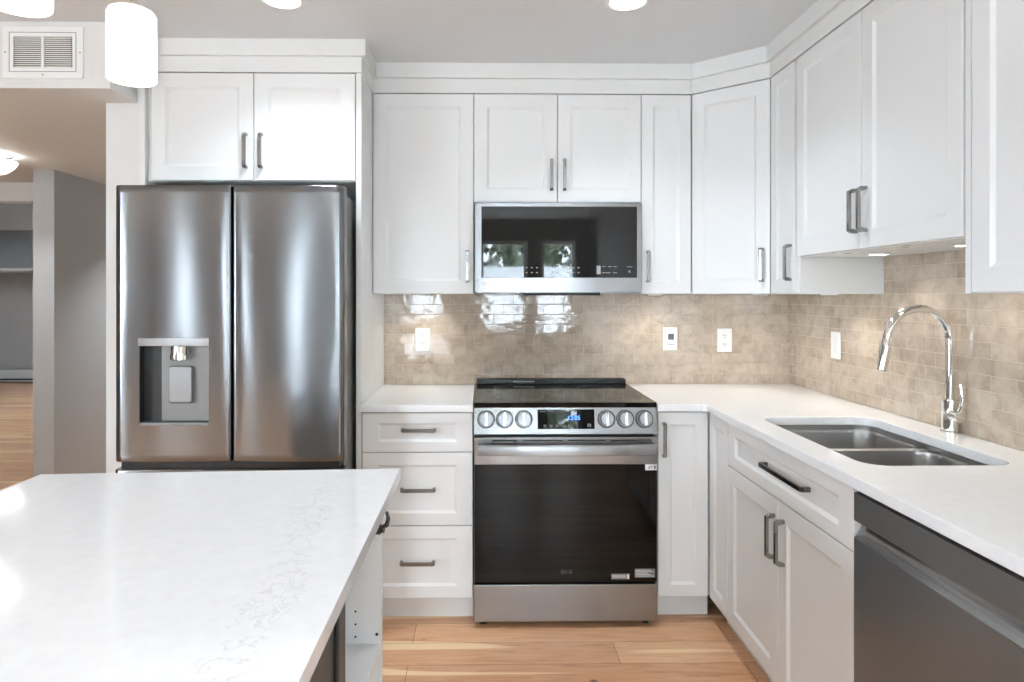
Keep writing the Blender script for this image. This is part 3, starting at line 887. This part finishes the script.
MB().box(-hw + .02, hw - .02, .02, .07, .706, .734).build('drawer_grip', M['black'], t)
for x in (-hw + .06, hw - .06): MB().box(x - .035, x + .035, .10, .16, 1.7655, 1.790, .004).build('hinge_cover', M['fridge_side'], t)
for x in (-hw + .08, hw - .08):
    MB().cyl((x, .12, 0), (x, .12, .03), .02, 20).build('foot', M['black'], t)
# dispenser
rx0, rx1, rz0, rz1, rdp = REC
dp = MB(); dp.box(rx0 - .003, rx1 + .003, -.004, .050, rz1 - .030, rz1, .0015); dp.build('dispenser_header', M['steel'], ld)
MB().box(rx0 + .001, rx0 + .070, .050, .0545, rz0 + .001, rz1 - .031).build('dispenser_side', M['dark_gray'], ld)
MB().box(rx0 + .071, rx1 - .002, .028, .054, rz0 + .012, rz1 - .031, .002).build('dispenser_back', M['fridge_side'], ld)
MB().box(rx0 + .001, rx1 - .001, -.001, .052, rz0, rz0 + .010, .001).build('drip_tray', M['fridge_side'], ld)
nx = -1.153 - fx
MB().lathe([(.034, -.052), (.036, -.050), (.036, -.030), (.033, -.028), (.033, 0)], (nx, .010, rz1 - .031), 36).build('nozzle', M['chrome'], ld)
MB().prism(rrect(-.046, .046, -.072, .072, .010, 4), 0, .004, .001, mat=Matrix.Translation((nx, .020, 1.026)) @ UP_FRONT.to_4x4()).build('paddle_surround', M['dark_gray'], ld)
MB().prism(rrect(-.042, .042, -.066, .068, .009, 4), 0, .008, .002, mat=Matrix.Translation((nx, .017, 1.027)) @ UP_FRONT.to_4x4()).build('paddle', M['chrome_soft'], ld)
logo(MB(), -1.352 - fx, 1.748, .011, .0055).build('logo', M['dark_gray'], ld)

# ------------------------------------------------------------------ outlets, switch, thermostat
def plate(name, label, cat, loc, rz, w=.076, hh=.120, group=None):
    t = thing(name, label, cat, loc, rz, group)
    MB().prism(rrect(-w / 2, w / 2, -hh / 2, hh / 2, .004, 3), 0, .006, .002, mat=UP_FRONT.to_4x4()).build('cover_plate', M['plastic'], t)
    return t
def outlet(label, loc):
    t = plate('outlet', label, 'outlet', loc, 0, group='duplex outlets on the tile')
    for s in (-.022, .022):
        rc = MB().prism(rrect(-.016, .016, -.0145, .0145, .006, 4), .006, .0085, .0008, mat=Matrix.Translation((0, 0, s)) @ UP_FRONT.to_4x4()).build('socket', M['plastic'], t)
        MB().box(-.0075, -.005, -.0092, -.0086, s - .001, s + .007).box(.005, .0075, -.0092, -.0086, s - .001, s + .007).box(-.002, .002, -.0092, -.0086, s - .010, s - .006).build('slot', M['slot'], rc)
    return t
WY = YB - .0085
outlet('white duplex outlet on the tile between fridge panel and range', (-.310, WY, 1.142))
outlet('white duplex outlet on the tile between the thermostat and the corner', (1.228, WY, 1.137))
t = plate('thermostat', 'small white floor-heating thermostat with a grey screen on the tile right of the range', 'thermostat', (.950, WY, 1.145), 0, .074, .118)
MB().prism(rrect(-.032, .032, -.05, .05, .003, 3), .006, .014, .001, mat=UP_FRONT.to_4x4()).build('casing', M['plastic'], t)
MB().box(-.014, .016, -.0148, -.0142, -.004, .026).build('screen', M['lcd'], t)
MB().box(-.018, .018, -.0148, -.0142, -.030, -.027).build('button', M['mark'], t)
t = plate('light_switch', 'white rocker light switch on the side wall tile near the corner', 'switch', (XR - .0085, 2.932, 1.145), RZ, .076, .120)
MB().prism(rrect(-.017, .017, -.034, .034, .002, 3), .006, .009, .001, mat=UP_FRONT.to_4x4()).build('rocker', M['plastic'], t)

# ------------------------------------------------------------------ island
ISL = [(-1.12, -.35), (-.215, -.35), (-.2175, 1.743), (-1.12, 1.701)]
tag(MB().prism(ISL, CT0, CT1, .0025).build('island_countertop', M['quartz_vein']), 'large white veined quartz countertop of the kitchen island', 'countertop')
t = thing('island_cabinet', 'white island cabinet with an open doorless end bay of pin holes', 'cabinet', (-.65, 1.0, 0))
ix, iy = -.65, 1.0
def ib(m, x0, x1, y0, y1, z0, z1, bev=0.0): return m.box(x0 - ix, x1 - ix, y0 - iy, y1 - iy, z0, z1, bev)
c = MB()
ib(c, -.96, -.80, -.30, 1.68, .1, .884); ib(c, -.80, -.255, -.30, .62, .1, .884)
c.build('carcass', M['carcass'], t)
gb = ib(MB(), -.7995, -.255, 1.662, 1.682, .1, .884).build('gable', M['cabinet'], t)
for x, z, q in ((-.319, .581, .0026), (-.319, .549, .0026), (-.319, .518, .0026), (-.266, .524, .0036)):
    MB().cyl((x - ix, 1.6622 - iy, z), (x - ix, 1.6612 - iy, z), q, 12).build('pin_hole', M['slot'], gb)
ib(MB(), -.7995, -.260, 1.235, 1.6615, .482, .500, .001).build('shelf', M['cabinet'], t)
ib(MB(), -.7995, -.29, 1.2165, 1.2345, .1, .884).build('gable', M['cabinet'], t)
ib(MB(), -.7995, -.255, 1.235, 1.6615, .1, .118).build('bottom_panel', M['cabinet'], t)
ib(MB(), -.94, -.31, -.28, 1.66, 0, .0995).build('toe_kick', M['carcass'], t)
hn = MB()
ib(hn, -.285, -.2545, 1.650, 1.6615, .775, .800, .002)
ib(hn, -.262, -.244, 1.640, 1.652, .782, .797, .003)
hg = hn.build('hinge', M['nickel_dark'], t)
MB().tube([(-.256 - ix, 1.646 - iy, .792), (-.240 - ix, 1.648 - iy, .800), (-.236 - ix, 1.650 - iy, .815), (-.240 - ix, 1.650 - iy, .832)], [.006, .006, .005, .004], 10).build('hinge_arm', M['nickel_dark'], hg)
# dark built-in unit beside the open bay
t = thing('built_in_appliance', 'dark grey built-in appliance front under the island countertop beside the open bay', 'appliance', (-.53, .92, .12))
MB().box(-.265, .255, -.294, .294, 0, .762).build('body', M['dark_gray'], t)
fp = MB().box(.256, .275, -.294, .3145, 0, .762, .002).build('door', M['dark_gray'], t)
MB().box(.2755, .281, .215, .235, .46, .72, .002).build('handle', M['slot'], fp)

# ------------------------------------------------------------------ lamps
def pendant(loc, label):
    t = thing('pendant_lamp', label, 'pendant lamp', loc, 0, 'frosted cylinder pendants over the island')
    r, H = .0488, .152
    MB().lathe([(r - .004, .002), (r - .0015, 0), (r, .002), (r, H - .012), (r - .004, H - .004), (r - .012, H), (0.012, H)], n=48).build('shade', M['pendant'], t, 50)
    MB().lathe([(.013, H), (.018, H + .002), (.018, H + .012), (.011, H + .02), (.009, H + .05), (0, H + .05)], n=32).build('socket_cap', M['chrome'], t, 40)
    top = CEIL - loc[2]
    MB().cyl((0, 0, H + .05), (0, 0, top - .022), .0035, 10).build('cord', M['nickel'], t)
    MB().lathe([(.0, top - .024), (.05, top - .022), (.058, top - .012), (.058, top - .0005), (0, top - .0005)], n=40).build('canopy', M['chrome'], t, 40)
pendant((-.757, 1.445, 1.828), 'frosted white cylinder pendant lamp hanging before the fridge')
pendant((-.751, 1.085, 1.833), 'frosted white cylinder pendant lamp cut off by the top edge near the vent')

def pot(loc, label, watts=POT_W):
    t = thing('ceiling_light', label, 'ceiling light', loc, 0, 'recessed ceiling lights')
    MB().lathe([(.078, 0), (.078, -.004), (.064, -.006), (.064, 0)], n=48).build('trim_ring', M['plastic'], t)
    MB().lathe([(.0, -.003), (.0635, -.003), (.0635, -.0005), (0, -.0005)], n=48).build('lens', M['lamp'], t)
    lamp('pot_light', 'AREA', (loc[0], loc[1], loc[2] - .0062), watts, (.84, .94, 1.03), .125)
pot((-.718, 2.385, CEIL), 'round recessed ceiling light above the fridge cabinet')
pot((.514, 2.38, CEIL), 'round recessed ceiling light above the range and microwave')

for px, py in ((-.718, .55), (.514, .55), (-.718, -1.3), (.514, -1.3)):  # unseen pots added to balance the light on counters, island and floor
    pot((px, py, CEIL), 'added recessed ceiling light over the unseen near half of the room', NEAR_FILL_W)

t = thing('flush_mount_light', 'round white glass dome light on the lowered hall ceiling', 'ceiling light', (-2.80, 3.80, HALLC))
MB().lathe([(0, -.012), (.11, -.012), (.12, -.006), (.12, -.0003), (0, -.0003)], n=48).build('canopy', M['chrome'], t)
MB().lathe([(0, -.118), (.05, -.114), (.095, -.098), (.128, -.070), (.145, -.042), (.143, -.037), (.11, -.034), (0, -.034)], n=48).build('dome', M['dome'], t, 50)
MB().lathe([(0, -.135), (.008, -.132), (.010, -.124), (.007, -.1165), (0, -.1165)], n=20).build('finial', M['chrome'], t)
MB().cyl((0, 0, -.0345), (0, 0, -.0115), .01, 12).build('stem', M['chrome'], t)
far_fill_lamp = copy_tree(t, (-5.2, 7.4, CEIL + .33), 'added round glass dome light, unseen, that brightens the far room beyond the hall')  # unseen copy of the hall dome, added to brighten the far room
copy_tree(t, (-2.12, 5.1, HALLC), 'added round glass dome light hidden behind the fridge to brighten the hall wall')  # hidden copy, added to brighten the grey hall wall
lamp('passage_fill_bulb', 'AREA', (-2.12, 5.1, HALLC - .138), HALL_W * 2.6, (.90, .96, 1), .26)  # fill light of the added passage dome
lamp('far_fill_bulb', 'AREA', (-5.2, 7.4, CEIL + .19), HALL_W * 1.0, (.93, .97, 1), .26)  # fill light of the added far-room dome
lamp('hall_bulb', 'AREA', (-2.80, 3.80, HALLC - .138), HALL_W, (.9, .96, 1), .26)

def puck(loc, label, visible=True):
    t = thing('puck_light', label, 'light', loc, 0, 'puck lights under the wall cabinets')
    MB().lathe([(.034, 0), (.034, -.004), (.028, -.006), (.028, 0)], n=32).build('trim_ring', M['plastic'], t)
    MB().lathe([(0, -.004), (.0275, -.004), (.0275, -.0005), (0, -.0005)], n=32).build('lens', M['puck'], t)
    lamp('puck_bulb', 'SPOT', (loc[0], loc[1], loc[2] - .008), PUCK_W * 12, (1, .94, .86), .025, spot=math.radians(140), blend=.8)
puck((1.385, 2.322, 1.5145), 'small round puck light under the raised cabinet, nearer the corner')
puck((1.388, 1.90, 1.5145), 'small round puck light under the raised cabinet, nearer the long end cabinet')
puck((.835, 3.24, 1.3715), 'small puck light under the narrow cabinet next to the microwave')
puck((-.28, 3.24, 1.3715), 'small puck light under the tall cabinet beside the fridge')
puck((1.41, 2.70, 1.3715), 'small puck light under the narrow cabinet near the light switch')
puck((1.30, 3.12, 1.3715), 'small puck light under the diagonal corner cabinet')

# ------------------------------------------------------------------ return air grille on the bulkhead
t = thing('vent_grille', 'white return air grille with two louvred panels on the bulkhead', 'vent', (-1.692, 2.59, 2.298))
w, hh = .153, .0985
fr = MB().prism(rrect(-w, w, -hh, hh, .004, 3), 0, .007, .002, mat=UP_FRONT.to_4x4(), hole=[(-.112, -.058), (.112, -.058), (.112, .061), (-.112, .061)])
fr.build('frame', M['plastic'], t)
MB().box(-.112, .112, -.0015, -.0003, -.058, .061).build('backing', M['slot'], t)
lv = MB()
for s in (-1, 1):
    for k in range(15):
        z = -.054 + .0079 * k
        lv.box(s * .058 - .050, s * .058 + .050, -.0065, -.0022, z - .0026, z + .0012)
lv.build('louvre', M['plastic'], t)
MB().box(-.005, .005, -.0085, -.0016, -.058, .061).build('mullion', M['plastic'], t)
for (x, z) in ((-.142, 0), (.142, 0), (0, -.085)): MB().cyl((x, -.007, z), (x, -.0085, z), .003, 12).build('screw', M['mark'], t)
MB().box(-.128, .128, -.0078, -.0071, -.0745, -.072).box(-.128, .128, -.0078, -.0071, .0755, .078).box(-.128, -.1255, -.0078, -.0071, -.072, .0755).box(.1255, .128, -.0078, -.0071, -.072, .0755).build('raised_rim', M['mark'], t)
